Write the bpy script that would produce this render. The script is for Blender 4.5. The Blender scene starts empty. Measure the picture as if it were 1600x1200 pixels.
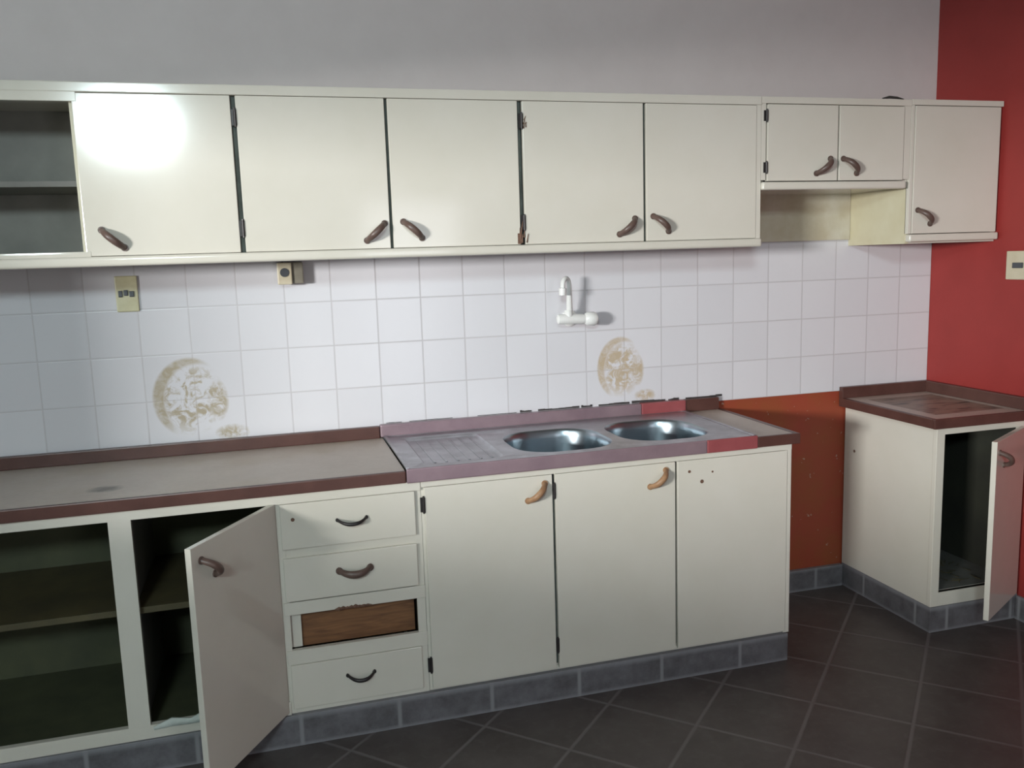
import bpy, bmesh, math, random
from mathutils import Vector, Matrix

random.seed(7)
scene = bpy.context.scene
C = scene.collection
PI = math.pi

# ------------------------------------------------------------------ camera
F_PX = 1344.6
cam_d = bpy.data.cameras.new('camera')
cam_d.sensor_fit = 'HORIZONTAL'
cam_d.sensor_width = 36.0
cam_d.lens = F_PX / 1600.0 * 36.0
cam_d.clip_start = 0.02
cam = bpy.data.objects.new('camera', cam_d)
C.objects.link(cam)
r_ = Vector((0.96144014, -0.27323489, -0.03123371))
u_ = Vector((0.06951478, 0.13156561, 0.98886712))
f_ = Vector((0.26608372, 0.95290775, -0.14548632))
m = Matrix(((r_.x, u_.x, -f_.x, -2.6386), (r_.y, u_.y, -f_.y, -2.9720),
            (r_.z, u_.z, -f_.z, 1.4078), (0, 0, 0, 1)))
cam.matrix_world = m
scene.camera = cam

# ------------------------------------------------------------------ world, exposure, big lights
scene.view_settings.view_transform = 'Standard'
scene.view_settings.look = 'None'
scene.view_settings.gamma = 1.0
scene.view_settings.exposure = -0.14
scene.view_settings.use_curve_mapping = False
w = bpy.data.worlds.new('world')
scene.world = w
w.use_nodes = True
w.node_tree.nodes['Background'].inputs['Color'].default_value = (0.65, 0.68, 0.72, 1)
w.node_tree.nodes['Background'].inputs['Strength'].default_value = 0.6

XL, YF, ZC = -4.5, -4.8, 2.8          # left wall, wall behind the photographer, ceiling


def area(name, loc, target, sx, sy, power, col, spread=180):
    l = bpy.data.lights.new(name, 'AREA')
    l.shape = 'RECTANGLE'
    l.size, l.size_y, l.energy, l.color = sx, sy, power, col
    l.spread = math.radians(spread)
    o = bpy.data.objects.new(name, l)
    C.objects.link(o)
    o.location = loc
    o.rotation_euler = (Vector(target) - Vector(loc)).to_track_quat('-Z', 'Y').to_euler()
    return o


# daylight through the window in the left wall, the fanlight and the doorway behind the photographer
area('window_daylight', (-7.5, -5.2, 1.72), (-1.8, -0.2, 1.2), 1.0, 0.5, 560, (0.985, 0.99, 0.97))
fan = area('fanlight_daylight', (-3.56, -4.93, 2.51), (-3.3, -0.3, 1.9), 0.62, 0.46, 82, (0.78, 0.96, 1.0))
fan.data.shape = 'ELLIPSE'
area('doorway_daylight', (-1.45, -4.95, 1.05), (-1.6, 0.0, 0.9), 0.8, 1.7, 18, (0.93, 0.94, 1.0))

# ------------------------------------------------------------------ materials


def new_mat(name):
    mt = bpy.data.materials.new(name)
    mt.use_nodes = True
    nt = mt.node_tree
    return mt, nt, nt.nodes['Principled BSDF']


def N(nt, kind, **kw):
    n = nt.nodes.new(kind)
    for k, v in kw.items():
        setattr(n, k, v)
    return n


def math_(nt, op, a, b=None, c=None, clamp=False):
    n = nt.nodes.new('ShaderNodeMath')
    n.operation = op
    n.use_clamp = clamp
    for i, v in enumerate((a, b, c)):
        if v is None:
            continue
        if isinstance(v, (int, float)):
            n.inputs[i].default_value = v
        else:
            nt.links.new(v, n.inputs[i])
    return n.outputs[0]


def mix(nt, fac, a, b):
    n = nt.nodes.new('ShaderNodeMix')
    n.data_type = 'RGBA'
    for s, v in ((n.inputs[0], fac), (n.inputs[6], a), (n.inputs[7], b)):
        if isinstance(v, (int, float)):
            s.default_value = v
        elif isinstance(v, tuple):
            s.default_value = (v[0], v[1], v[2], 1)
        else:
            nt.links.new(v, s)
    return n.outputs[2]


def coords(nt, kind='Object'):
    tc = nt.nodes.new('ShaderNodeTexCoord')
    return tc.outputs[kind]


def world_pos(nt):
    return nt.nodes.new('ShaderNodeNewGeometry').outputs['Position']


def noise(nt, vec, scale, detail=3, rough=0.5, dist=0.0):
    n = nt.nodes.new('ShaderNodeTexNoise')
    n.inputs['Scale'].default_value = scale
    n.inputs['Detail'].default_value = detail
    n.inputs['Roughness'].default_value = rough
    n.inputs['Distortion'].default_value = dist
    nt.links.new(vec, n.inputs['Vector'])
    return n.outputs['Fac']


def ramp(nt, v, lo, hi):
    n = nt.nodes.new('ShaderNodeMapRange')
    n.inputs['From Min'].default_value = lo
    n.inputs['From Max'].default_value = hi
    n.clamp = True
    nt.links.new(v, n.inputs['Value'])
    return n.outputs[0]


def bump(nt, bsdf, h, strength=0.2, dist=0.002):
    b = nt.nodes.new('ShaderNodeBump')
    b.inputs['Strength'].default_value = strength
    b.inputs['Distance'].default_value = dist
    nt.links.new(h, b.inputs['Height'])
    nt.links.new(b.outputs[0], bsdf.inputs['Normal'])


def simple(name, col, col2=None, rough=0.5, scale=8, metal=0.0, bmp=0.1, bscale=60, spec=0.5, coat=0.0):
    mt, nt, b = new_mat(name)
    p = world_pos(nt)
    f = noise(nt, p, scale, 4, 0.6)
    f = ramp(nt, f, 0.3, 0.7)
    if col2 is None:
        col2 = tuple(c * 0.88 for c in col)
    nt.links.new(mix(nt, f, col, col2), b.inputs['Base Color'])
    b.inputs['Roughness'].default_value = rough
    b.inputs['Metallic'].default_value = metal
    b.inputs['Specular IOR Level'].default_value = spec
    b.inputs['Coat Weight'].default_value = coat
    b.inputs['Coat Roughness'].default_value = 0.2
    if bmp:
        bump(nt, b, noise(nt, p, bscale, 3), bmp, 0.001)
    return mt


M = {}
M['cream'] = simple('cream_gloss_paint', (0.675, 0.64, 0.57), (0.635, 0.60, 0.52), 0.11, 3, bmp=0.03, bscale=10, spec=0.5)
M['cream_in'] = simple('cream_cabinet_side', (0.60, 0.57, 0.45), (0.50, 0.46, 0.34), 0.5, 5)
M['yellowed'] = simple('yellowed_cabinet_side', (0.64, 0.60, 0.44), (0.56, 0.50, 0.33), 0.4, 6)
M['board'] = simple('dusty_grey_board', (0.17, 0.17, 0.155), (0.12, 0.12, 0.11), 0.7, 6)
M['board_light'] = simple('grey_inner_board', (0.27, 0.265, 0.24), (0.20, 0.195, 0.18), 0.7, 6)
M['shade_lining'] = simple('interior_shade_lining', (0.035, 0.036, 0.024), (0.022, 0.022, 0.017), 0.8, 6)  # near-black colour that paints in the shade inside the corner base cabinet
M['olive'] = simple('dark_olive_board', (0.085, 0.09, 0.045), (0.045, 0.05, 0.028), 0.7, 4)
M['shelf'] = simple('brown_shelf_board', (0.095, 0.078, 0.036), (0.055, 0.048, 0.025), 0.6, 7)
M['gap'] = simple('gap_shade_board_edge', (0.13, 0.15, 0.135), (0.07, 0.08, 0.07), 0.7, 20)  # board edges coloured dark to paint in the shade of the door gaps
M['brown'] = simple('brown_laminate_edging', (0.105, 0.047, 0.038), (0.075, 0.032, 0.026), 0.35, 12)
M['bronze'] = simple('brown_handle_plastic', (0.13, 0.085, 0.07), (0.09, 0.055, 0.045), 0.4, 40)
M['tan'] = simple('tan_handle_wood', (0.40, 0.23, 0.12), (0.28, 0.15, 0.08), 0.45, 60)
M['darkmetal'] = simple('dark_metal', (0.05, 0.045, 0.045), None, 0.4, 30, metal=0.6)
M['mauve'] = simple('mauve_metal_edge', (0.33, 0.235, 0.26), (0.26, 0.18, 0.21), 0.35, 10, metal=0.35)
M['redstrip'] = simple('red_edge_strip', (0.33, 0.085, 0.09), (0.25, 0.06, 0.065), 0.35, 10)
M['white_plastic'] = simple('white_tap_plastic', (0.82, 0.82, 0.80), None, 0.25, 10, bmp=0)
M['yellow_plastic'] = simple('yellowed_plastic', (0.60, 0.57, 0.38), (0.50, 0.46, 0.28), 0.4, 25)
M['plate'] = simple('aged_cream_plastic', (0.62, 0.56, 0.42), (0.55, 0.48, 0.34), 0.4, 15)
M['toggle'] = simple('dark_switch_plastic', (0.06, 0.065, 0.075), None, 0.4, 25)
M['greyplastic'] = simple('grey_beige_plastic', (0.27, 0.25, 0.20), (0.2, 0.18, 0.14), 0.5, 15)
M['sealant'] = simple('black_mouldy_sealant', (0.025, 0.022, 0.022), (0.07, 0.06, 0.06), 0.7, 40)
M['splinter'] = simple('splintered_wood', (0.20, 0.11, 0.07), (0.10, 0.05, 0.035), 0.8, 60)
M['rag'] = simple('dark_scrap', (0.05, 0.045, 0.04), None, 0.9, 30)
M['peel'] = simple('peeling_white_edging', (0.62, 0.66, 0.62), (0.45, 0.5, 0.46), 0.6, 20)
M['ceiling'] = simple('ceiling_paint', (0.62, 0.60, 0.56), None, 0.9, 2)
M['ply'] = simple('plain_white_paint', (0.60, 0.59, 0.55), None, 0.9, 2)

# brown wood seen in the empty drawer slot
mt, nt, b = new_mat('brown_wood_grain')
p = world_pos(nt)
mp = N(nt, 'ShaderNodeMapping')
mp.inputs['Scale'].default_value = (4, 4, 40)
nt.links.new(p, mp.inputs['Vector'])
g = ramp(nt, noise(nt, mp.outputs[0], 1.5, 5, 0.6, 1.5), 0.3, 0.7)
nt.links.new(mix(nt, g, (0.25, 0.115, 0.045), (0.12, 0.05, 0.022)), b.inputs['Base Color'])
b.inputs['Roughness'].default_value = 0.6
M['wood'] = mt

# stainless steel
mt, nt, b = new_mat('worn_stainless_steel')
p = world_pos(nt)
f = ramp(nt, noise(nt, p, 14, 5, 0.6), 0.3, 0.75)
nt.links.new(mix(nt, f, (0.47, 0.47, 0.50), (0.34, 0.33, 0.35)), b.inputs['Base Color'])
b.inputs['Metallic'].default_value = 0.92
nt.links.new(math_(nt, 'MULTIPLY_ADD', f, 0.15, 0.30), b.inputs['Roughness'])
M['steel'] = mt
mt, nt, b = new_mat('bowl_stainless_steel')
b.inputs['Base Color'].default_value = (0.36, 0.42, 0.46, 1)
p = world_pos(nt)
b.inputs['Metallic'].default_value = 1.0
b.inputs['Roughness'].default_value = 0.30
M['bowl'] = mt

# red wall
mt, nt, b = new_mat('red_wall_paint')
p = world_pos(nt)
f = ramp(nt, noise(nt, p, 5, 5, 0.6), 0.25, 0.8)
nt.links.new(mix(nt, f, (0.33, 0.034, 0.030), (0.27, 0.026, 0.022)), b.inputs['Base Color'])
b.inputs['Roughness'].default_value = 0.55
bump(nt, b, noise(nt, p, 90, 3), 0.25, 0.001)
M['red'] = mt

# back wall: off-white above, rust red under worktop height
mt, nt, b = new_mat('back_wall_paint')
p = world_pos(nt)
sep = N(nt, 'ShaderNodeSeparateXYZ')
nt.links.new(p, sep.inputs[0])
n1 = noise(nt, p, 6, 5, 0.6)
edge = ramp(nt, sep.outputs[2], 0.826, 0.830)
fl = ramp(nt, n1, 0.35, 0.75)
rust = mix(nt, fl, (0.30, 0.045, 0.022), (0.26, 0.065, 0.018))
chips = math_(nt, 'GREATER_THAN', noise(nt, p, 55, 2), 0.73)
rust = mix(nt, math_(nt, 'MULTIPLY', chips, 0.5), rust, (0.45, 0.38, 0.3))
white = mix(nt, fl, (0.66, 0.595, 0.585), (0.625, 0.56, 0.55))
nt.links.new(mix(nt, edge, rust, white), b.inputs['Base Color'])
b.inputs['Roughness'].default_value = 0.6
bump(nt, b, noise(nt, p, 70, 3), 0.2, 0.001)
M['backwall'] = mt

# glazed white wall tiles with two brown stains
mt, nt, b = new_mat('white_glazed_tiles')
p = world_pos(nt)
sep = N(nt, 'ShaderNodeSeparateXYZ')
nt.links.new(p, sep.inputs[0])
X, Z = sep.outputs[0], sep.outputs[2]
PX, PZ, Z0 = 0.152, 0.1504, 1.130
tx = math_(nt, 'DIVIDE', X, PX)
tz = math_(nt, 'DIVIDE', math_(nt, 'SUBTRACT', Z, Z0), PZ)


def edge_dist(v):
    fr = math_(nt, 'FRACT', v)
    return math_(nt, 'MINIMUM', fr, math_(nt, 'SUBTRACT', 1.0, fr))


dg = math_(nt, 'MINIMUM', edge_dist(tx), edge_dist(tz))
tile_m = ramp(nt, dg, 0.008, 0.022)           # 0 in grout, 1 on tile
cmb = N(nt, 'ShaderNodeCombineXYZ')
nt.links.new(math_(nt, 'FLOOR', tx), cmb.inputs[0])
nt.links.new(math_(nt, 'FLOOR', tz), cmb.inputs[1])
wn = N(nt, 'ShaderNodeTexWhiteNoise')
nt.links.new(cmb.outputs[0], wn.inputs['Vector'])
tint = mix(nt, wn.outputs['Value'], (0.68, 0.67, 0.70), (0.645, 0.635, 0.665))
base = mix(nt, tile_m, (0.53, 0.51, 0.53), tint)


def blob(cx, cz, rx, rz, shift, seed, th):
    """ring-like brown residue: a thick crescent on the left, blotches inside"""
    dx = math_(nt, 'DIVIDE', math_(nt, 'SUBTRACT', X, cx), rx)
    dz = math_(nt, 'DIVIDE', math_(nt, 'SUBTRACT', Z, cz), rz)
    r = math_(nt, 'SQRT', math_(nt, 'ADD', math_(nt, 'MULTIPLY', dx, dx), math_(nt, 'MULTIPLY', dz, dz)))
    nz = noise(nt, p, 26 + seed, 5, 0.65, 1.2)
    ox = math_(nt, 'SUBTRACT', dx, 0.20)
    oz = math_(nt, 'ADD', dz, 0.06)
    ro = math_(nt, 'SQRT', math_(nt, 'ADD', math_(nt, 'MULTIPLY', ox, ox), math_(nt, 'MULTIPLY', oz, oz)))
    ring = math_(nt, 'MULTIPLY', ramp(nt, r, 1.0, 0.93), ramp(nt, ro, 0.84, 0.92))
    ring = math_(nt, 'MULTIPLY', ring, ramp(nt, math_(nt, 'SUBTRACT', math_(nt, 'MULTIPLY', dz, 0.6), dx), -0.2, 0.35))
    inner = math_(nt, 'MULTIPLY', ramp(nt, r, 0.95, 0.55), ramp(nt, nz, th, th + 0.12))
    dx2 = math_(nt, 'DIVIDE', math_(nt, 'SUBTRACT', X, cx + rx * 0.72), rx * 0.28)
    dz2 = math_(nt, 'DIVIDE', math_(nt, 'SUBTRACT', Z, cz - rz * 0.10), rz * 0.48)
    r2 = math_(nt, 'ADD', math_(nt, 'MULTIPLY', dx2, dx2), math_(nt, 'MULTIPLY', dz2, dz2))
    side = math_(nt, 'MULTIPLY', ramp(nt, r2, 1.2, 0.5), ramp(nt, nz, th - 0.1, th + 0.08))
    dx3 = math_(nt, 'DIVIDE', math_(nt, 'SUBTRACT', X, cx + rx * 1.05), rx * 0.45)
    dz3 = math_(nt, 'DIVIDE', math_(nt, 'SUBTRACT', Z, cz - rz * 0.92), rz * 0.2)
    r3 = math_(nt, 'ADD', math_(nt, 'MULTIPLY', dx3, dx3), math_(nt, 'MULTIPLY', dz3, dz3))
    tail = math_(nt, 'MULTIPLY', ramp(nt, r3, 1.2, 0.3), ramp(nt, nz, th - 0.06, th + 0.1))
    a = math_(nt, 'MAXIMUM', math_(nt, 'MAXIMUM', ring, inner), math_(nt, 'MAXIMUM', side, tail))
    return math_(nt, 'MULTIPLY', a, math_(nt, 'MULTIPLY_ADD', ramp(nt, nz, 0.35, 0.6), 0.5, 0.5))


s1 = blob(-2.905, 0.985, 0.118, 0.135, 0, 0, 0.46)
s2 = blob(-1.385, 0.985, 0.095, 0.120, 0, 3, 0.40)
base = mix(nt, math_(nt, 'MULTIPLY', s1, 0.9), base, (0.40, 0.335, 0.23))
base = mix(nt, math_(nt, 'MULTIPLY', s2, 0.85), base, (0.47, 0.36, 0.22))
nt.links.new(base, b.inputs['Base Color'])
nt.links.new(math_(nt, 'MULTIPLY_ADD', tile_m, -0.28, 0.5), b.inputs['Roughness'])
hgt = math_(nt, 'ADD', math_(nt, 'MULTIPLY', tile_m, 0.6), math_(nt, 'MULTIPLY', noise(nt, p, 7, 2), 0.8))
bump(nt, b, hgt, 0.35, 0.0015)
M['tiles'] = mt

# slate-look floor tiles laid diagonally
mt, nt, b = new_mat('dark_floor_tiles')
p = world_pos(nt)
sep = N(nt, 'ShaderNodeSeparateXYZ')
nt.links.new(p, sep.inputs[0])
X, Y = sep.outputs[0], sep.outputs[1]
A = math_(nt, 'MULTIPLY', math_(nt, 'ADD', X, Y), 0.70711)
B_ = math_(nt, 'MULTIPLY', math_(nt, 'SUBTRACT', X, Y), 0.70711)
ta = math_(nt, 'DIVIDE', math_(nt, 'ADD', A, 0.76), 0.285)
tb = math_(nt, 'DIVIDE', math_(nt, 'SUBTRACT', B_, 0.079), 0.285)
dg = math_(nt, 'MINIMUM', edge_dist(ta), edge_dist(tb))
tm = ramp(nt, dg, 0.010, 0.026)
n1 = noise(nt, p, 5, 6, 0.65)
n2 = noise(nt, p, 26, 5, 0.7)
tc = mix(nt, ramp(nt, n1, 0.3, 0.7), (0.058, 0.047, 0.044), (0.10, 0.087, 0.083))
tc = mix(nt, math_(nt, 'MULTIPLY', ramp(nt, n2, 0.5, 0.8), 0.35), tc, (0.16, 0.15, 0.15))
nt.links.new(mix(nt, tm, (0.145, 0.13, 0.13), tc), b.inputs['Base Color'])
b.inputs['Roughness'].default_value = 0.42
bump(nt, b, math_(nt, 'ADD', tm, math_(nt, 'MULTIPLY', n2, 0.7)), 0.3, 0.002)
M['floor'] = mt

# plinth and skirting tiles
mt, nt, b = new_mat('grey_skirting_tiles')
p = world_pos(nt)
sep = N(nt, 'ShaderNodeSeparateXYZ')
nt.links.new(p, sep.inputs[0])
v = math_(nt, 'DIVIDE', math_(nt, 'ADD', math_(nt, 'ADD', sep.outputs[0], sep.outputs[1]), 1.179 + 0.52), 0.29)
tm = ramp(nt, edge_dist(v), 0.010, 0.030)
n2 = noise(nt, p, 18, 5, 0.7)
tc = mix(nt, ramp(nt, n2, 0.3, 0.75), (0.085, 0.080, 0.085), (0.17, 0.165, 0.18))
low = ramp(nt, sep.outputs[2], 0.014, 0.004)
hi = ramp(nt, sep.outputs[2], 0.078, 0.090)
tc = mix(nt, math_(nt, 'MULTIPLY', math_(nt, 'MAXIMUM', low, hi), 0.6), tc, (0.27, 0.27, 0.29))
nt.links.new(mix(nt, tm, (0.24, 0.24, 0.25), tc), b.inputs['Base Color'])
b.inputs['Roughness'].default_value = 0.4
M['plinth'] = mt


def laminate(name, kind):
    mt, nt, b = new_mat(name)
    p = world_pos(nt)
    n1 = ramp(nt, noise(nt, p, 5, 5, 0.6), 0.3, 0.75)
    n2 = ramp(nt, noise(nt, p, 60, 3, 0.6), 0.4, 0.7)
    c = mix(nt, n1, (0.56, 0.49, 0.43), (0.47, 0.40, 0.345))
    c = mix(nt, math_(nt, 'MULTIPLY', n2, 0.12), c, (0.3, 0.26, 0.22))
    sep = N(nt, 'ShaderNodeSeparateXYZ')
    nt.links.new(p, sep.inputs[0])
    X, Y = sep.outputs[0], sep.outputs[1]
    if kind == 'left':
        # one dark smear
        dx = math_(nt, 'DIVIDE', math_(nt, 'ADD', X, 3.115), 0.052)
        dy = math_(nt, 'DIVIDE', math_(nt, 'ADD', Y, 0.395), 0.040)
        r = math_(nt, 'ADD', math_(nt, 'MULTIPLY', dx, dx), math_(nt, 'MULTIPLY', dy, dy))
        r = math_(nt, 'ADD', r, math_(nt, 'MULTIPLY', noise(nt, p, 40, 3), 1.2))
        c = mix(nt, math_(nt, 'MULTIPLY', ramp(nt, r, 1.6, 0.7), 0.8), c, (0.10, 0.09, 0.075))
        y2 = ramp(nt, noise(nt, p, 3.5, 3), 0.55, 0.7)
        c = mix(nt, math_(nt, 'MULTIPLY', y2, 0.25), c, (0.36, 0.27, 0.13))
    if kind == 'right':
        # square mark of a hotplate, brown and scuffed inside, a dark line around it
        ax = math_(nt, 'DIVIDE', math_(nt, 'ABSOLUTE', math_(nt, 'ADD', X, 0.205)), 0.150)
        ay = math_(nt, 'DIVIDE', math_(nt, 'ABSOLUTE', math_(nt, 'ADD', Y, 0.270)), 0.180)
        q = math_(nt, 'MAXIMUM', ax, ay)
        q = math_(nt, 'ADD', q, math_(nt, 'MULTIPLY', noise(nt, p, 30, 3), 0.06))
        ins = ramp(nt, q, 1.04, 1.0)
        c = mix(nt, math_(nt, 'MULTIPLY', ins, 0.75), c, (0.20, 0.13, 0.085))
        line = math_(nt, 'SUBTRACT', 1.0, math_(nt, 'MULTIPLY', math_(nt, 'ABSOLUTE', math_(nt, 'SUBTRACT', q, 1.03)), 30.0), clamp=True)
        c = mix(nt, math_(nt, 'MULTIPLY', line, 0.6), c, (0.06, 0.04, 0.03))
        mp = N(nt, 'ShaderNodeMapping')
        mp.inputs['Scale'].default_value = (7, 40, 1)
        nt.links.new(p, mp.inputs['Vector'])
        st = math_(nt, 'MULTIPLY', ramp(nt, noise(nt, mp.outputs[0], 1.2, 3), 0.53, 0.58), ins)
        c = mix(nt, math_(nt, 'MULTIPLY', st, 0.8), c, (0.05, 0.045, 0.04))
    nt.links.new(c, b.inputs['Base Color'])
    b.inputs['Roughness'].default_value = 0.4
    return mt


M['lam_left'] = laminate('worn_beige_laminate', 'left')
M['lam_mid'] = laminate('beige_laminate', 'mid')
M['lam_right'] = laminate('scuffed_beige_laminate', 'right')

# ------------------------------------------------------------------ mesh helpers


def add_box(bm, x0, x1, y0, y1, z0, z1, bev=0.0, seg=2):
    x0, x1 = min(x0, x1), max(x0, x1)
    y0, y1 = min(y0, y1), max(y0, y1)
    z0, z1 = min(z0, z1), max(z0, z1)
    vs = [bm.verts.new(v) for v in ((x0, y0, z0), (x1, y0, z0), (x1, y1, z0), (x0, y1, z0),
                                    (x0, y0, z1), (x1, y0, z1), (x1, y1, z1), (x0, y1, z1))]
    fs = [bm.faces.new([vs[i] for i in q]) for q in ((0, 3, 2, 1), (4, 5, 6, 7), (0, 1, 5, 4), (1, 2, 6, 5), (2, 3, 7, 6), (3, 0, 4, 7))]
    if bev:
        es = set()
        for f in fs:
            es.update(f.edges)
        bmesh.ops.bevel(bm, geom=list(es), offset=bev, segments=seg, affect='EDGES', profile=0.6)


def add_tube(bm, pts, radii, n=12, flat=1.0, nrm=None, caps=True):
    """tube along pts, radii per point; flat squashes it along nrm"""
    pts = [Vector(p) for p in pts]
    if isinstance(radii, (int, float)):
        radii = [radii] * len(pts)
    up = Vector(nrm) if nrm else None
    rings = []
    prev = None
    for i, p in enumerate(pts):
        t = (pts[min(i + 1, len(pts) - 1)] - pts[max(i - 1, 0)]).normalized()
        if up is not None:
            a = (up - t * up.dot(t))
            a = a.normalized() if a.length > 1e-5 else t.orthogonal().normalized()
        elif prev is None:
            a = t.orthogonal().normalized()
        else:
            a = (prev - t * prev.dot(t)).normalized()
        prev = a
        c = t.cross(a)
        rings.append([bm.verts.new(p + (a * math.cos(2 * PI * k / n) * flat + c * math.sin(2 * PI * k / n)) * radii[i]) for k in range(n)])
    for i in range(len(rings) - 1):
        for k in range(n):
            bm.faces.new((rings[i][k], rings[i][(k + 1) % n], rings[i + 1][(k + 1) % n], rings[i + 1][k]))
    if caps:
        bm.faces.new(rings[0][::-1])
        bm.faces.new(rings[-1])


def BX(*boxes):
    bm = bmesh.new()
    for bx in boxes:
        add_box(bm, *bx)
    return bm


def obj(name, bm, mat, parent=None, origin=(0, 0, 0), smooth=False):
    """bm is in world coordinates; the object gets its origin at `origin`"""
    o3 = Vector(origin)
    bmesh.ops.recalc_face_normals(bm, faces=bm.faces)
    bmesh.ops.translate(bm, verts=bm.verts, vec=-o3)
    me = bpy.data.meshes.new(name)
    bm.to_mesh(me)
    bm.free()
    if smooth:
        for pl in me.polygons:
            pl.use_smooth = True
        try:
            me.set_sharp_from_angle(angle=math.radians(40))
        except Exception:
            pass
    me.materials.append(mat)
    o = bpy.data.objects.new(name, me)
    C.objects.link(o)
    if parent is not None:
        o.parent = parent
        o.location = o3 - Vector(parent['_o'])
    else:
        o.location = o3
    o['_o'] = tuple(o3)
    return o


def thing(name, label, cat, loc, group=None):
    o = bpy.data.objects.new(name, None)
    o.empty_display_size = 0.05
    C.objects.link(o)
    o.location = loc
    o['_o'] = tuple(loc)
    o['label'] = label
    o['category'] = cat
    if group:
        o['group'] = group
    return o


def tag(o, label, cat, group=None):
    o['label'] = label
    o['category'] = cat
    if group:
        o['group'] = group
    return o


def struct(name, bm, mat):
    o = obj(name, bm, mat)
    o['kind'] = 'structure'
    return o


# ------------------------------------------------------------------ the room
WT = 0.20
struct('floor', BX((XL - WT, WT, YF - WT, 0.15, -0.12, 0.0)), M['floor'])
struct('ceiling', BX((XL - WT, WT, YF - WT, 0.15, ZC, ZC + 0.12)), M['ceiling'])
struct('wall_back', BX((XL, 0.0, 0.008, 0.15, 0.0, ZC)), M['backwall'])
struct('wall_right', BX((0.0, WT, YF, 0.15, 0.0, ZC)), M['red'])
wy0, wy1, wz0, wz1 = -3.75, -1.80, 1.06, 1.855
struct('wall_left', BX((XL - WT, XL, YF, wy0, 0, ZC), (XL - WT, XL, wy1, 0.15, 0, ZC),
                       (XL - WT, XL, wy0, wy1, 0, wz0), (XL - WT, XL, wy0, wy1, wz1, ZC)), M['ply'])
fx0, fx1, fz0, fz1 = -3.95, -3.21, 2.27, 2.74
dx0, dx1, dz1 = -1.85, -1.05, 2.0
struct('wall_front', BX((XL, fx0, YF - WT, YF, 0, ZC), (fx0, fx1, YF - WT, YF, 0, fz0), (fx0, fx1, YF - WT, YF, fz1, ZC),
                        (fx1, dx0, YF - WT, YF, 0, ZC), (dx0, dx1, YF - WT, YF, dz1, ZC), (dx1, 0.0, YF - WT, YF, 0, ZC)), M['ply'])
xm = XL - 0.1
struct('window_1', BX((xm - .03, xm + .03, wy0, wy0 + .05, wz0, wz1), (xm - .03, xm + .03, wy1 - .05, wy1, wz0, wz1),
                      (xm - .03, xm + .03, wy0, wy1, wz0, wz0 + .05), (xm - .03, xm + .03, wy0, wy1, wz1 - .05, wz1),
                      ), M['ply'])
struct('window_2', BX((fx0, fx0 + .03, YF - .12, YF - .08, fz0, fz1), (fx1 - .03, fx1, YF - .12, YF - .08, fz0, fz1),
                      (fx0, fx1, YF - .12, YF - .08, fz0, fz0 + .03), (fx0, fx1, YF - .12, YF - .08, fz1 - .03, fz1)), M['ply'])
# tiled splashback between worktops and wall cabinets
struct('trim_1', BX((XL + 0.02, -0.001, 0.0, 0.008, 0.829, 1.90)), M['tiles'])

# tiled plinths and skirting
BY = -0.515          # front face of the base units' doors
FY = BY + 0.017      # face frame plane
struct('trim_2', BX((-4.3, -0.995, BY - 0.004, 0.0, 0.0, 0.097, 0.002)), M['plinth'])
struct('trim_3', BX((-0.396, -0.002, -0.508, 0.0, 0.0, 0.097, 0.002)), M['plinth'])
struct('baseboard_back', BX((-0.993, -0.398, -0.012, 0.008, 0.0, 0.092, 0.002)), M['plinth'])
struct('baseboard_right', BX((-0.012, 0.0, YF, -0.510, 0.0, 0.092, 0.002)), M['plinth'])


# ------------------------------------------------------------------ small shared parts
def handle(parent, cx, y, cz, ang, mat, L=0.076, h=0.032, rad=0.0075, name='handle', axis_x=(1, 0, 0), out=(0, -1, 0)):
    """bow pull; (cx, y, cz) on the door face, turned by ang in the face"""
    ax, ou = Vector(axis_x), Vector(out)
    d = ax * math.cos(ang) + Vector((0, 0, 1)) * math.sin(ang)
    c = Vector((cx, y, cz))
    bm = bmesh.new()
    pts, rr = [], []
    n = 18
    for i in range(n + 1):
        t = -1 + 2 * i / n
        hh = h * (1 - abs(t) ** 2.6)
        pts.append(c + d * (t * L / 2 * (1.0 if abs(t) < 0.99 else 1.0)) + ou * (hh + 0.0))
        rr.append(rad * (0.85 + 0.25 * (1 - t * t)))
    side = d.cross(ou)
    add_tube(bm, pts, rr, 12, 1.25, side)
    for s in (-1, 1):
        q = c + d * (s * L / 2 * 0.97)
        add_tube(bm, [q, q + ou * 0.004], rad * 1.35, 12)
    o = obj(name, bm, mat, parent, tuple(c), smooth=True)
    return o


def hinge(parent, x, y, z, h=0.045):
    bm = bmesh.new()
    add_tube(bm, [(x, y, z - h / 2), (x, y, z + h / 2)], 0.0045, 10)
    add_tube(bm, [(x, y, z - h / 2 - .004), (x, y, z - h / 2)], 0.003, 8)
    add_tube(bm, [(x, y, z + h / 2), (x, y, z + h / 2 + .004)], 0.003, 8)
    add_box(bm, x - 0.010, x + 0.010, y + 0.002, y + 0.004, z - h / 2, z + h / 2)
    return obj('hinge', bm, M['darkmetal'], parent, (x, y, z), smooth=True)


def door(parent, x0, x1, y, z0, z1, th=0.016, mat=None):
    return obj('door', BX((x0, x1, y, y + th, z0, z1, 0.0022)), mat or M['cream'], parent, (x0, y, z0))


A45, A135 = math.radians(42), math.radians(-42)
# ------------------------------------------------------------------ wall cabinets
UY = -0.334
UF = UY + 0.017
ZB, ZT = 1.418, 1.914
XE = -3.90           # far left end of the long cabinet (beyond the frame)

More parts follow.
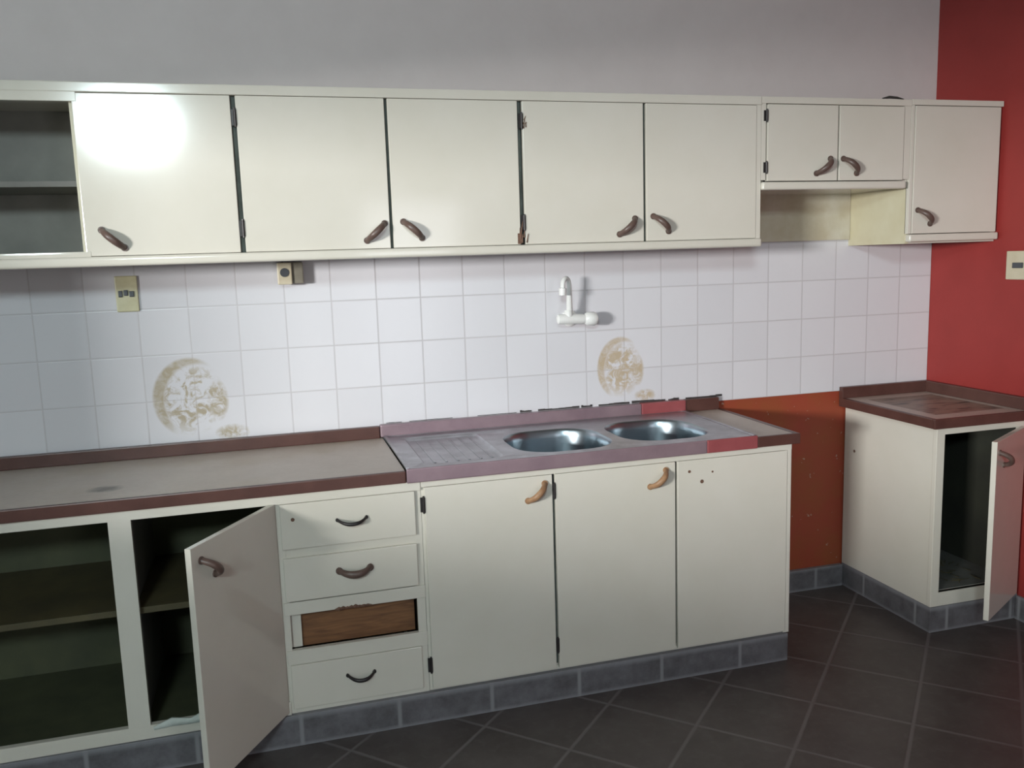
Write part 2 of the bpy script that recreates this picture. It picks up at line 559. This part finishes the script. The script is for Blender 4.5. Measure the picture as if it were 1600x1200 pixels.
wc = thing('wall_cabinet', 'long cream wall cabinet with five plain doors and one doorless compartment above the tiles',
           'wall cabinet', (-2.45, -0.17, ZB))
t = 0.016
bm = BX((XE, -1.004, UF, -0.001, ZT - 0.028, ZT - 0.010), (XE, -1.004, UF, -0.001, ZB + 0.004, ZB + 0.022),
        (XE, XE + t, UF, -0.001, ZB + .02, ZT - .02), (-1.004 - t, -1.004, UF, -0.001, ZB + .02, ZT - .02))
obj('carcass', bm, M['cream'], wc)
obj('back_panel', BX((XE + t, -1.02, -0.012, -0.004, ZB + .022, ZT - .028)), M['board_light'], wc)
gaps_u = [-2.696, -2.264, -1.851, -1.431]
for g in gaps_u:
    obj('partition', BX((g - t / 2, g + t / 2, UF + 0.002, -0.012, ZB + .022, ZT - .028)), M['gap'], wc)
obj('partition', BX((-3.122 - 0.0, -3.104, UF + 0.001, -0.012, ZB + .022, ZT - .028)), M['cream_in'], wc)
obj('shelf', BX((XE + t, -3.122, UF + 0.03, -0.012, 1.640, 1.656, 0.001)), M['board'], wc)
# top rail and rounded bottom rail
obj('top_rail', BX((XE, -1.004, UY - 0.002, UF + 0.004, 1.886, ZT, 0.003), (XE, -3.100, UY - 0.001, UF + .004, 1.862, 1.890, 0.001)), M['cream'], wc)
obj('bottom_rail', BX((XE, -1.004, UY - 0.012, UF + 0.004, ZB, 1.446, 0.010, 4), (XE, -3.100, UY - 0.001, UF + .004, 1.440, 1.460, 0.001)), M['cream'], wc, smooth=True)
zd0, zd1 = 1.447, 1.885
U = [(-3.112, -2.703, 'R', (-3.040, 1.493, A135)), (-2.689, -2.2685, 'L', (-2.312, 1.496, A45)),
     (-2.2595, -1.858, 'R', (-2.200, 1.500, A135)), (-1.842, -1.436, 'L', (-1.496, 1.496, A45)),
     (-1.426, -1.022, 'R', (-1.376, 1.502, A135))]
for i, (a, b_, side, (hx, hz, ang)) in enumerate(U):
    d = door(wc, a, b_, UY, zd0, zd1)
    handle(d, hx, UY, hz, ang, M['bronze'])
    hx_ = b_ + 0.006 if side == 'R' else a - 0.003
    if i in (1, 3):
        hinge(d, hx_, UY - 0.001, 1.825)
        hinge(d, hx_, UY - 0.001, 1.515)
obj('end_stile', BX((-1.021, -1.004, UY + 0.002, UF + .004, 1.446, 1.886, 0.001)), M['cream'], wc)
# splintered edges at the third gap
bm = bmesh.new()
for k in range(7):
    x = -1.856 + random.uniform(-0.006, 0.018)
    z = 1.45 + random.uniform(0, 0.05)
    add_tube(bm, [(x, UY - 0.001, z), (x + random.uniform(-.006, .006), UY - .004, z + random.uniform(.02, .05))],
             [random.uniform(.002, .0045), 0.0008], 6)
add_box(bm, -1.868, -1.856, UY - 0.003, UY + .001, 1.449, 1.482, 0.001)
obj('splintered_edge', bm, M['splinter'], wc)
bm = bmesh.new()
for k in range(6):
    x = -1.843 + random.uniform(-0.004, 0.012)
    z = 1.80 + random.uniform(0, 0.05)
    add_tube(bm, [(x, UY - 0.001, z), (x + random.uniform(-.008, .008), UY - .003, z + random.uniform(-.03, .03))],
             [random.uniform(.0015, .003), 0.0006], 6)
obj('splintered_edge', bm, M['splinter'], wc)

# --- low cabinet over the stove gap
nc = thing('wall_cabinet', 'small cream two-door wall cabinet above an open niche, beside the tall corner cabinet',
           'wall cabinet', (-0.72, -0.17, 1.607))
x0, x1 = -1.003, -0.403
bm = BX((x0, x1, UF, -0.001, ZT - 0.028, ZT - 0.010), (x0, x1, UF, -0.001, 1.612, 1.628),
        (x0, x0 + t, UF, -0.001, 1.628, ZT - .028), (x1 - t, x1, UF, -0.001, 1.628, ZT - .028))
obj('carcass', bm, M['cream'], nc)
obj('back_panel', BX((x0 + .001, x1 - .001, -0.011, -0.001, 1.436, 1.612)), simple('stained_cream_panel', (0.60, 0.57, 0.48), (0.46, 0.40, 0.28), 0.5, 7), nc)
obj('face_frame', BX((x0, x1, UY - .001, UF + .003, 1.892, ZT, 0.002), (x0, -0.985, UY + .003, UF + .003, 1.64, 1.893, 0.001),
                     (-0.430, x1, UY + .003, UF + .003, 1.64, 1.893, 0.001)), M['cream'], nc)
obj('bottom_rail', BX((x0, -0.425, UY - 0.010, UF + .003, 1.607, 1.634, 0.008, 4)), M['cream'], nc, smooth=True)
d = door(nc, -0.980, -0.7045, UY, 1.637, 1.890)
handle(d, -0.762, UY, 1.686, A45, M['bronze'])
hinge(d, -0.984, UY - .001, 1.852, 0.035)
hinge(d, -0.984, UY - .001, 1.682, 0.035)
d = door(nc, -0.6975, -0.433, UY, 1.637, 1.890)
handle(d, -0.655, UY, 1.686, A135, M['bronze'])

# --- tall corner cabinet
tc_ = thing('wall_cabinet', 'narrow cream single-door wall cabinet hanging in the corner against the red wall',
            'wall cabinet', (-0.20, -0.17, ZB))
x0, x1 = -0.402, -0.004
bm = BX((x0, x1, UF, -0.001, ZT - 0.028, ZT - 0.010), (x0 + t, x1, UF, -0.001, 1.412, 1.428),
        (x1 - t, x1, UF, -0.001, 1.440, ZT - .028))
obj('carcass', bm, M['cream'], tc_)
obj('side_panel', BX((x0, x0 + t, UF, -0.001, 1.412, ZT - .0285)), M['yellowed'], tc_)
obj('face_frame', BX((x0, x1, UY - .001, UF + .003, 1.896, ZT + .002, 0.002), (x0, -0.389, UY + .002, UF + .003, 1.447, 1.896, .001)), M['cream'], tc_)
obj('bottom_rail', BX((x0 + .002, x1 - .004, UY - 0.008, UF + .003, ZB, 1.445, 0.007, 4)), M['cream'], tc_, smooth=True)
d = door(tc_, -0.386, -0.014, UY, 1.447, 1.894)
handle(d, -0.338, UY, 1.506, A135, M['bronze'])

bm = bmesh.new()
add_tube(bm, [(-0.52, -0.325, ZT + .004), (-0.49, -0.322, ZT + .009), (-0.46, -0.32, ZT + .008), (-0.43, -0.322, ZT + .003)], [.003, .008, .007, .002], 8, 0.6, (0, 0, 1))
tag(obj('scrap', bm, M['rag'], None, (-0.475, -0.322, ZT), smooth=True), 'small dark scrap lying on top of the small two-door wall cabinet', 'scrap')

# ------------------------------------------------------------------ left base cabinet with open compartments and drawers
XB = -4.0
bc = thing('base_cabinet', 'cream base cabinet with open left compartments, an ajar door and a stack of drawers',
           'base cabinet', (-3.0, -0.26, 0.098))
z0b, z1b = 0.098, 0.764
X2 = -2.243
bm = BX((XB, X2, FY, -0.001, z0b, z0b + .018), (X2 - t, X2, FY, -0.001, z0b + .018, z1b), (-2.662, -2.646, FY + .003, -0.001, z0b + .018, z1b),
        (XB, XB + t, FY, -0.001, z0b + .018, z1b))
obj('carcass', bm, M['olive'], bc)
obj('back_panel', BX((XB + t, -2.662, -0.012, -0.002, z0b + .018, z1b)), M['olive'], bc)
obj('shelf', BX((XB + t, -3.070, FY + .025, -0.012, 0.452, 0.470, 0.001)), M['shelf'], bc)
obj('shelf', BX((-3.055, -2.662, FY + .025, -0.012, 0.452, 0.470, 0.001)), M['shelf'], bc)
obj('partition', BX((-3.070, -3.055, FY + .02, -0.012, z0b + .018, z1b)), M['board'], bc)
obj('face_frame', BX((XB, X2, BY + .001, FY + .004, 0.735, z1b, 0.002), (-3.096, -3.038, BY + .001, FY + .004, 0.137, 0.737, 0.0005),
                     (XB, -2.655, BY + .001, FY + .004, z0b, 0.138, 0.002),
                     (-2.664, -2.640, BY + .008, FY + .004, 0.10, 0.737, 0.001), (-2.268, X2, BY + .010, FY + .004, 0.10, 0.737),
                     (-2.655, X2, BY + .0095, FY + .004, z0b, 0.112), (-2.655, X2, BY + .0105, FY + .004, 0.570, 0.604),
                     (-2.655, X2, BY + .004, FY + .004, 0.402, 0.440, .001), (-2.655, X2, BY + .004, FY + .004, 0.250, 0.293, .001),
                     (-2.645, -2.610, BY + .030, BY + .045, 0.293, 0.402)), M['cream'], bc)
# peeled bit on the bottom rail
bm = bmesh.new()
add_tube(bm, [(-3.03, BY - .001, .128), (-2.98, BY - .006, .142), (-2.93, BY - .010, .138), (-2.88, BY - .012, .150), (-2.83, BY - .010, .152), (-2.77, BY - .006, .142), (-2.71, BY - .002, .136)],
         [.005, .013, .009, .018, .019, .012, .004], 10, 0.6, (0, 1, 0))
obj('peeling_edging', bm, M['peel'], bc, smooth=True)
# drawers
for (za, zb_, hz, mat, L, rad) in ((0.600, 0.734, 0.668, M['darkmetal'], .085, .0042), (0.444, 0.573, 0.516, M['bronze'], .090, .0085), (0.114, 0.249, 0.190, M['darkmetal'], .080, .0045)):
    bm = BX((-2.648, -2.262, BY, BY + .016, za, zb_, .002), (-2.632, -2.280, BY + .015, -0.06, za + .012, za + .020),
            (-2.632, -2.622, BY + .015, -0.06, za + .02, zb_ - .025), (-2.290, -2.280, BY + .015, -0.06, za + .02, zb_ - .025),
            (-2.622, -2.290, -0.07, -0.06, za + .02, zb_ - .025))
    d = obj('drawer', bm, M['cream'], bc, (-2.648, BY, za))
    h = handle(d, -2.448, BY, hz, 0.0, mat, L, 0.028, rad)
    if mat is M['darkmetal']:
        for v in h.data.vertices:       # these two sag in the middle
            s = v.co.x / (L / 2)
            v.co.z += 0.010 * (min(1, s * s) - 0.5)
    else:
        for v in h.data.vertices:
            s = v.co.x / (L / 2)
            v.co.z += 0.008 * (min(1, s * s) - 0.5)
bm = bmesh.new()
add_tube(bm, [(-2.614, BY - .0005, .688), (-2.614, BY - .002, .688)], .0055, 10)
obj('screw_hole', bm, M['splinter'], bc)
obj('inner_panel', BX((-2.640, -2.272, BY + .050, BY + .058, 0.285, 0.408)), M['wood'], bc)
bm = bmesh.new()
for k in range(8):
    x = -2.50 + k * 0.012
    add_tube(bm, [(x - .012, BY + .003, .402), (x, BY + .001, .403 + random.uniform(0, .004)), (x + .012, BY + .003, .402)], [.002, random.uniform(.003, .006), .002], 6)
obj('chipped_edge', bm, M['splinter'], bc)

# ajar door, hinged beside the drawers
H = Vector((-2.660, BY, 0))
dW = 0.385
ang = math.atan2(-0.330, -0.200)
dv = Vector((math.cos(ang), math.sin(ang), 0))       # from hinge to free edge
nv = Vector((-dv.y, dv.x, 0))
if nv.x < 0:
    nv = -nv                                          # outward face looks right


def swung_door(parent, H, dv, nv, W, z0, z1, th=0.017):
    bm = bmesh.new()
    add_box(bm, 0, W, -th, 0, z0, z1, 0.002)
    for v in bm.verts:
        x, y, z = v.co
        v.co = H + dv * x + nv * y + Vector((0, 0, z))
    return obj('door', bm, M['cream'], parent, (H.x, H.y, z0))


d = swung_door(bc, H, dv, nv, dW, 0.108, 0.738)
hc = H + dv * (dW - 0.062)
handle(d, hc.x, hc.y, 0.672, math.radians(45), M['bronze'], axis_x=tuple(dv), out=tuple(nv))

# ------------------------------------------------------------------ sink base cabinet
sc = thing('sink_cabinet', 'cream three-door base cabinet under the steel double-bowl sink', 'base cabinet', (-1.61, -0.26, 0.098))
x0, x1 = -2.242, -0.988
bm = BX((x0, x1, FY, -0.001, z0b, z0b + .018), (x0, x0 + t, FY, -0.001, z0b + .018, z1b - .06), (x1 - .006 - t, x1 - .006, BY + .004, -0.001, z0b + .001, z1b))
obj('carcass', bm, M['cream'], sc)
for g in (-1.829, -1.413):
    obj('partition', BX((g - t / 2, g + t / 2, FY + 0.002, -0.012, z0b + .018, z1b - .06)), M['gap'], sc)
obj('back_panel', BX((x0 + t, x1 - .03, -0.012, -0.002, z0b + .018, z1b - .06)), M['board'], sc)
obj('face_frame', BX((x0, x1, BY + .001, FY + .004, 0.743, z1b, 0.002), (x0, x0 + .016, BY + .010, FY + .004, 0.100, 0.744, .001),
                     (x1 - .014, x1, BY + .002, FY + .004, 0.099, 0.744, .002), (x0, x1, BY + .011, FY + .004, z0b, 0.112, .001)), M['cream'], sc)
D = [(-2.233, -1.8335, (-1.886, .692), True), (-1.8245, -1.4165, (-1.478, .694), True), (-1.4085, -1.004, None, False)]
for (a, b_, hp, hg) in D:
    d = door(sc, a, b_, BY, 0.106, 0.742)
    if hp:
        handle(d, hp[0], BY, hp[1], A45, M['tan'])
        hinge(d, a - .003, BY - .001, 0.690)
        hinge(d, a - .003, BY - .001, 0.185)
    else:
        for (x, z, r) in ((-1.367, .705, .005), (-1.284, .697, .0035), (-1.322, .668, .0065)):
            bm = bmesh.new()
            add_tube(bm, [(x, BY - .0004, z), (x, BY - .0012, z)], r, 9)
            obj('screw_hole', bm, M['splinter'], d)

# ------------------------------------------------------------------ worktops and sink
WZ = 0.800
WY = -0.532
XS = -2.285
wl = thing('worktop', 'long beige laminate worktop with brown edging left of the sink, dark smear on it', 'worktop', (-3.1, -0.26, 0.765))
obj('top_surface', BX((XB, XS - .002, WY + .012, -0.002, 0.766, WZ, 0.001)), M['lam_left'], wl)
obj('edging', BX((XB, XS - .002, WY, WY + .014, 0.7655, WZ + .001, 0.003)), M['brown'], wl)
obj('upstand', BX((XB, XS - .012, -0.024, -0.001, WZ, 0.842, 0.003)), M['brown'], wl)

XQ = -1.128
we = thing('worktop', 'short beige laminate worktop end with brown edging right of the sink', 'worktop', (-1.05, -0.26, 0.765))
obj('top_surface', BX((XQ, -0.988, WY + .012, -0.002, 0.766, WZ, 0.001)), M['lam_mid'], we)
obj('edging', BX((XQ, -0.968, WY, WY + .014, 0.7655, WZ + .001, 0.003), (-0.989, -0.968, WY + .014, -0.002, 0.7655, WZ + .001, 0.003)), M['brown'], we)
obj('upstand', BX((XQ, -0.985, -0.024, -0.001, WZ, 0.848, 0.003)), M['brown'], we)


def rrect(cx, cy, w_, h_, r, n=8):
    out = []
    for (sx, sy, a0) in ((1, 1, 0), (-1, 1, PI / 2), (-1, -1, PI), (1, -1, 3 * PI / 2)):
        for k in range(n + 1):
            a = a0 + (PI / 2) * k / n
            out.append((cx + sx * (w_ / 2 - r) + r * math.cos(a), cy + sy * (h_ / 2 - r) + r * math.sin(a)))
    return out


SZ = 0.806
sk = thing('double_bowl_sink', 'stainless steel sit-on sink with two bowls and a draining board on the left', 'sink', (-1.7, -0.26, 0.766))
bowls = [(-1.750, -0.318, 0.335, 0.340, 0.120), (-1.385, -0.300, 0.320, 0.340, 0.120)]
drain = (-2.098, -0.290, 0.250, 0.400, 0.03)
bm = bmesh.new()
loops = [[(XS, WY + .004), (XQ - .002, WY + .004), (XQ - .002, -0.022), (XS, -0.022)]]
for bl in bowls + [drain]:
    loops.append(rrect(*bl))
edges = []
rings_v = []
for lp in loops:
    vs = [bm.verts.new((x, y, SZ)) for x, y in lp]
    rings_v.append(vs)
    for i in range(len(vs)):
        edges.append(bm.edges.new((vs[i], vs[(i + 1) % len(vs)])))
bmesh.ops.triangle_fill(bm, use_beauty=True, use_dissolve=False, edges=edges)
# drop any faces that filled the holes
for f in list(bm.faces):
    c = f.calc_center_median()
    for (cx, cy, w_, h_, r) in bowls + [drain]:
        allin = all(any((v.co - q.co).length < 1e-6 for q in rings_v[1 + (bowls + [drain]).index((cx, cy, w_, h_, r))]) for v in f.verts)
        if allin:
            bm.faces.remove(f)
            break


def skirt(bm, ring, steps, cx, cy, cap=True):
    prev = ring
    for (s, dz) in steps:
        new = [bm.verts.new((cx + (v.co.x - cx) * s, cy + (v.co.y - cy) * s, SZ + dz)) for v in ring]
        for i in range(len(ring)):
            bm.faces.new((prev[i], prev[(i + 1) % len(ring)], new[(i + 1) % len(ring)], new[i]))
        prev = new
    if cap:
        bm.faces.new(prev)


skirt(bm, rings_v[3], [(0.985, -0.002), (0.95, -0.007), (0.92, -0.008)], drain[0], drain[1])
# fluting of the draining board as shallow ribs
for k in range(6):
    x = drain[0] - 0.09 + k * 0.036
    add_box(bm, x, x + 0.008, drain[1] - 0.16, drain[1] + 0.16, SZ - .009, SZ - .0062, 0.001)
# raised rims, right and left folded edge
add_box(bm, XS, XS + .012, WY + .004, -0.022, SZ - .002, SZ + .004, .002)
add_box(bm, XQ - .014, XQ - .002, WY + .004, -0.022, SZ - .002, SZ + .003, .002)
# apron at the back and underside lip
obj('sink_top', bm, M['steel'], sk, smooth=True)
bm = BX((XS, XQ - .002, -0.030, -0.010, 0.767, SZ + .001))
obj('rear_fold', bm, M['steel'], sk)
for (cx, cy, w_, h_, r) in bowls:
    bm = bmesh.new()
    ring = [bm.verts.new((x, y, SZ)) for x, y in rrect(cx, cy, w_, h_, r)]
    skirt(bm, ring, [(0.985, -0.002), (0.965, -0.008), (0.95, -0.03), (0.93, -0.10), (0.90, -0.130), (0.84, -0.146), (0.70, -0.153), (0.14, -0.157)], cx, cy)
    bo = obj('bowl', bm, M['bowl'], sk, (cx, cy, SZ), smooth=True)
    bm = bmesh.new()
    add_tube(bm, [(cx, cy, SZ - .157), (cx, cy, SZ - .1545)], [0.038, 0.034], 24)
    add_tube(bm, [(cx, cy, SZ - .1545), (cx, cy, SZ - .1535)], [0.020, 0.020], 20)
    obj('drain', bm, M['darkmetal'], bo, (cx, cy, SZ - .157), smooth=True)
XR0 = -1.313
obj('edge_strip', BX((XS, XR0, WY - .003, WY + .006, 0.764, SZ + .001, 0.0035)), M['mauve'], sk)
obj('edge_strip', BX((XS - .010, XR0, -0.030, -0.001, SZ - .002, 0.847, 0.005)), M['mauve'], sk)
obj('red_edge_strip', BX((XR0, XQ - .001, WY - .003, WY + .006, 0.764, SZ + .001, 0.0035)), M['redstrip'], sk)
obj('red_edge_strip', BX((XR0, XQ - .001, -0.030, -0.001, SZ - .002, 0.848, 0.005)), M['redstrip'], sk)
x = -2.27
while x < -1.02:
    bm = bmesh.new()
    L = random.uniform(0.04, 0.16)
    if x < XQ < x + L:
        L = XQ - x - 0.002
    L = max(L, 0.02)
    if x > -1.95 or random.random() < 0.6:
        n = 6
        top = [0.853 + random.uniform(-.002, .004) for _ in range(n + 1)]
        if x < -1.9:
            top = [0.848 + random.uniform(-.001, .002) for _ in range(n + 1)]
        for k in range(n):
            xa, xb = x + L * k / n, x + L * (k + 1) / n
            za = (top[k] + top[k + 1]) / 2
            add_box(bm, xa, xb, -0.0035, -0.0005, 0.8475, max(za, 0.849))
    if len(bm.verts):
        obj('sealant', bm, M['sealant'], sk if x + L < XQ else we)
    x += L + random.uniform(0.005, 0.03)

# ------------------------------------------------------------------ right cabinet and its worktop
rc = thing('corner_base_cabinet', 'small cream base cabinet against the red wall with its door ajar', 'base cabinet', (-0.2, -0.26, 0.098))
x0, x1 = -0.395, -0.004
RY = -0.506
bm = BX((x0, x0 + t, RY + .004, -0.001, z0b, z1b), (x1 - t, x1, RY + .004, -0.001, z0b, z1b), (x0 + t, x1 - t, RY + .004, -0.001, z0b, 0.150))
obj('carcass', bm, M['cream'], rc)
obj('back_panel', BX((x0 + t, x1 - t, -0.012, -0.002, 0.150, z1b)), M['shade_lining'], rc)
obj('shade_lining', BX((x0 + t, x0 + t + .003, RY + .02, -0.012, 0.152, z1b)), M['shade_lining'], rc)  # added dark sheets over the cream sides, standing in for interior shade
obj('shade_lining', BX((x1 - t - .003, x1 - t, RY + .02, -0.012, 0.152, z1b)), M['shade_lining'], rc)
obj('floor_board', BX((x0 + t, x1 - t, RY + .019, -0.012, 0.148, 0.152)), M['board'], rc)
obj('face_frame', BX((x0 - .001, x0 + .034, RY - .001, RY + .018, z0b, z1b, .002), (x1 - .028, x1 + .001, RY - .001, RY + .018, z0b, z1b, .002),
                     (x0 + .033, x1 - .027, RY - .001, RY + .018, 0.738, z1b, .002), (x0 + .033, x1 - .027, RY - .001, RY + .018, z0b, 0.150, .002)), M['cream'], rc)
bm = bmesh.new()
add_tube(bm, [(x0 - .0004, -0.064, .588), (x0 - .0015, -0.064, .588)], .006, 10)
obj('screw_hole', bm, M['splinter'], rc)
H2 = Vector((-0.030, RY - .002, 0))
P2 = Vector((-0.322, -0.672, 0))
dv2 = (P2 - H2)
W2 = dv2.length
dv2.normalize()
nv2 = Vector((-dv2.y, dv2.x, 0))
if nv2.y > 0:
    nv2 = -nv2
bm = bmesh.new()
add_box(bm, 0, W2, 0, 0.018, 0.108, 0.742, 0.002)
for v in bm.verts:
    q = v.co.copy()
    v.co = H2 + dv2 * q.x + nv2 * q.y + Vector((0, 0, q.z))
d = obj('door', bm, M['cream'], rc, (H2.x, H2.y, 0.108))
hc = H2 + dv2 * (W2 - 0.055) + nv2 * 0.018
handle(d, hc.x, hc.y, 0.675, math.radians(-45), M['bronze'], axis_x=tuple(-dv2), out=tuple(nv2))
# dust and splinters on the cabinet floor
bm = bmesh.new()
for k in range(26):
    x = random.uniform(-0.33, -0.08)
    y = random.uniform(-0.47, -0.25)
    a = random.uniform(0, PI)
    l = random.uniform(.01, .03)
    add_tube(bm, [(x - l * math.cos(a), y - l * math.sin(a), .1545), (x + l * math.cos(a), y + l * math.sin(a), .1545)], [.0018, .001], 5)
o = tag(obj('wood_splinters', bm, M['shelf'], None, (-0.2, -0.36, 0.150)), 'scattered pale splinters on the floor of the open corner base cabinet', 'debris')
o['kind'] = 'stuff'

wr = thing('worktop', 'small square beige worktop in the corner with a scuffed dark square mark and brown edging', 'worktop', (-0.2, -0.26, 0.765))
xw = -0.428
obj('top_surface', BX((xw + .014, -0.002, WY + .012, -0.002, 0.766, WZ, .001)), M['lam_right'], wr)
obj('edging', BX((xw, -0.002, WY, WY + .014, 0.7655, WZ + .001, .003), (xw, xw + .016, WY + .014, -0.001, 0.7655, WZ + .001, .003)), M['brown'], wr)
obj('upstand', BX((xw, -0.002, -0.024, -0.001, WZ, 0.846, .003), (-0.024, -0.002, WY + .02, -0.022, WZ, 0.846, .003)), M['brown'], wr)

# ------------------------------------------------------------------ tap
tp = thing('wall_tap', 'white plastic swan-neck tap on the tiles above the sink', 'tap', (-1.585, -0.001, 1.18))
yb = -0.062
bm = bmesh.new()
add_tube(bm, [(-1.585, -0.0, 1.182), (-1.585, -0.006, 1.182), (-1.585, -0.010, 1.182)], [.030, .030, .022], 24)
add_tube(bm, [(-1.585, -0.008, 1.182), (-1.585, yb, 1.182)], .014, 18)
add_tube(bm, [(-1.652, yb, 1.184), (-1.648, yb, 1.184), (-1.640, yb, 1.184), (-1.56, yb, 1.182), (-1.545, yb, 1.181)], [.010, .017, .0185, .0185, .016], 20)
add_tube(bm, [(-1.608, yb, 1.19), (-1.608, yb, 1.212), (-1.608, yb, 1.216)], [.017, .015, .012], 18)
obj('body', bm, M['white_plastic'], tp, smooth=True)
bm = bmesh.new()
add_tube(bm, [(-1.548, yb, 1.181), (-1.540, yb, 1.181), (-1.510, yb, 1.180), (-1.502, yb, 1.180)], [.017, .024, .025, .020], 10)
obj('knob', bm, M['white_plastic'], tp, smooth=True)
bm = bmesh.new()
pts, rr = [], []
for k in range(7):
    pts.append((-1.604 - .006 * k / 6, yb - .003 * k, 1.21 + .095 * k / 6))
    rr.append(.0115 - .003 * k / 6)
for k in range(1, 11):
    a = PI * k / 10
    pts.append((-1.610 - .034 * (1 - math.cos(a)) / 2, yb - .018 - .030 * (1 - math.cos(a)) / 2, 1.305 + .024 * math.sin(a)))
    rr.append(.0085)
x_, y_, z_ = pts[-1]
pts += [(x_ - .001, y_ - .001, z_ - .008), (x_ - .001, y_ - .001, z_ - .010), (x_ - .002, y_ - .002, z_ - .034)]
rr += [.0085, .0135, .013]
add_tube(bm, pts, rr, 14)
obj('spout', bm, M['white_plastic'], tp, smooth=True)

# ------------------------------------------------------------------ electrical plates
sw = thing('wall_switch', 'yellowed switch plate with dark toggles on the tiles at the left', 'switch', (-3.066, 0, 1.33))
obj('plate', BX((-3.099, -3.033, -0.010, 0.0, 1.275, 1.388, .004)), M['yellow_plastic'], sw)
bm = BX((-3.090, -3.078, -0.016, -0.009, 1.322, 1.342, .002), (-3.074, -3.062, -0.017, -0.009, 1.326, 1.344, .002), (-3.058, -3.044, -0.016, -0.009, 1.322, 1.340, .002))
obj('toggle', bm, M['toggle'], sw)

so = thing('wall_socket', 'beige surface socket box directly under the long wall cabinet', 'socket', (-2.55, 0, 1.37))
obj('box', BX((-2.600, -2.520, -0.042, 0.0, 1.345, 1.415, .004)), M['greyplastic'], so)
obj('plate', BX((-2.603, -2.557, -0.052, -0.041, 1.343, 1.414, .004)), M['plate'], so)
bm = bmesh.new()
add_tube(bm, [(-2.580, -0.051, 1.382), (-2.580, -0.0545, 1.382)], .0145, 20)
obj('outlet', bm, M['toggle'], so, smooth=True)

rs = thing('wall_switch', 'cream switch plate with a dark rocker on the red wall', 'switch', (0, -0.445, 1.32))
obj('plate', BX((-0.010, 0.0, -0.500, -0.385, 1.270, 1.374, .004)), M['plate'], rs)
obj('rocker', BX((-0.016, -0.009, -0.462, -0.418, 1.312, 1.332, .002)), M['toggle'], rs)

for o in bpy.data.objects:
    if '_o' in o:
        del o['_o']
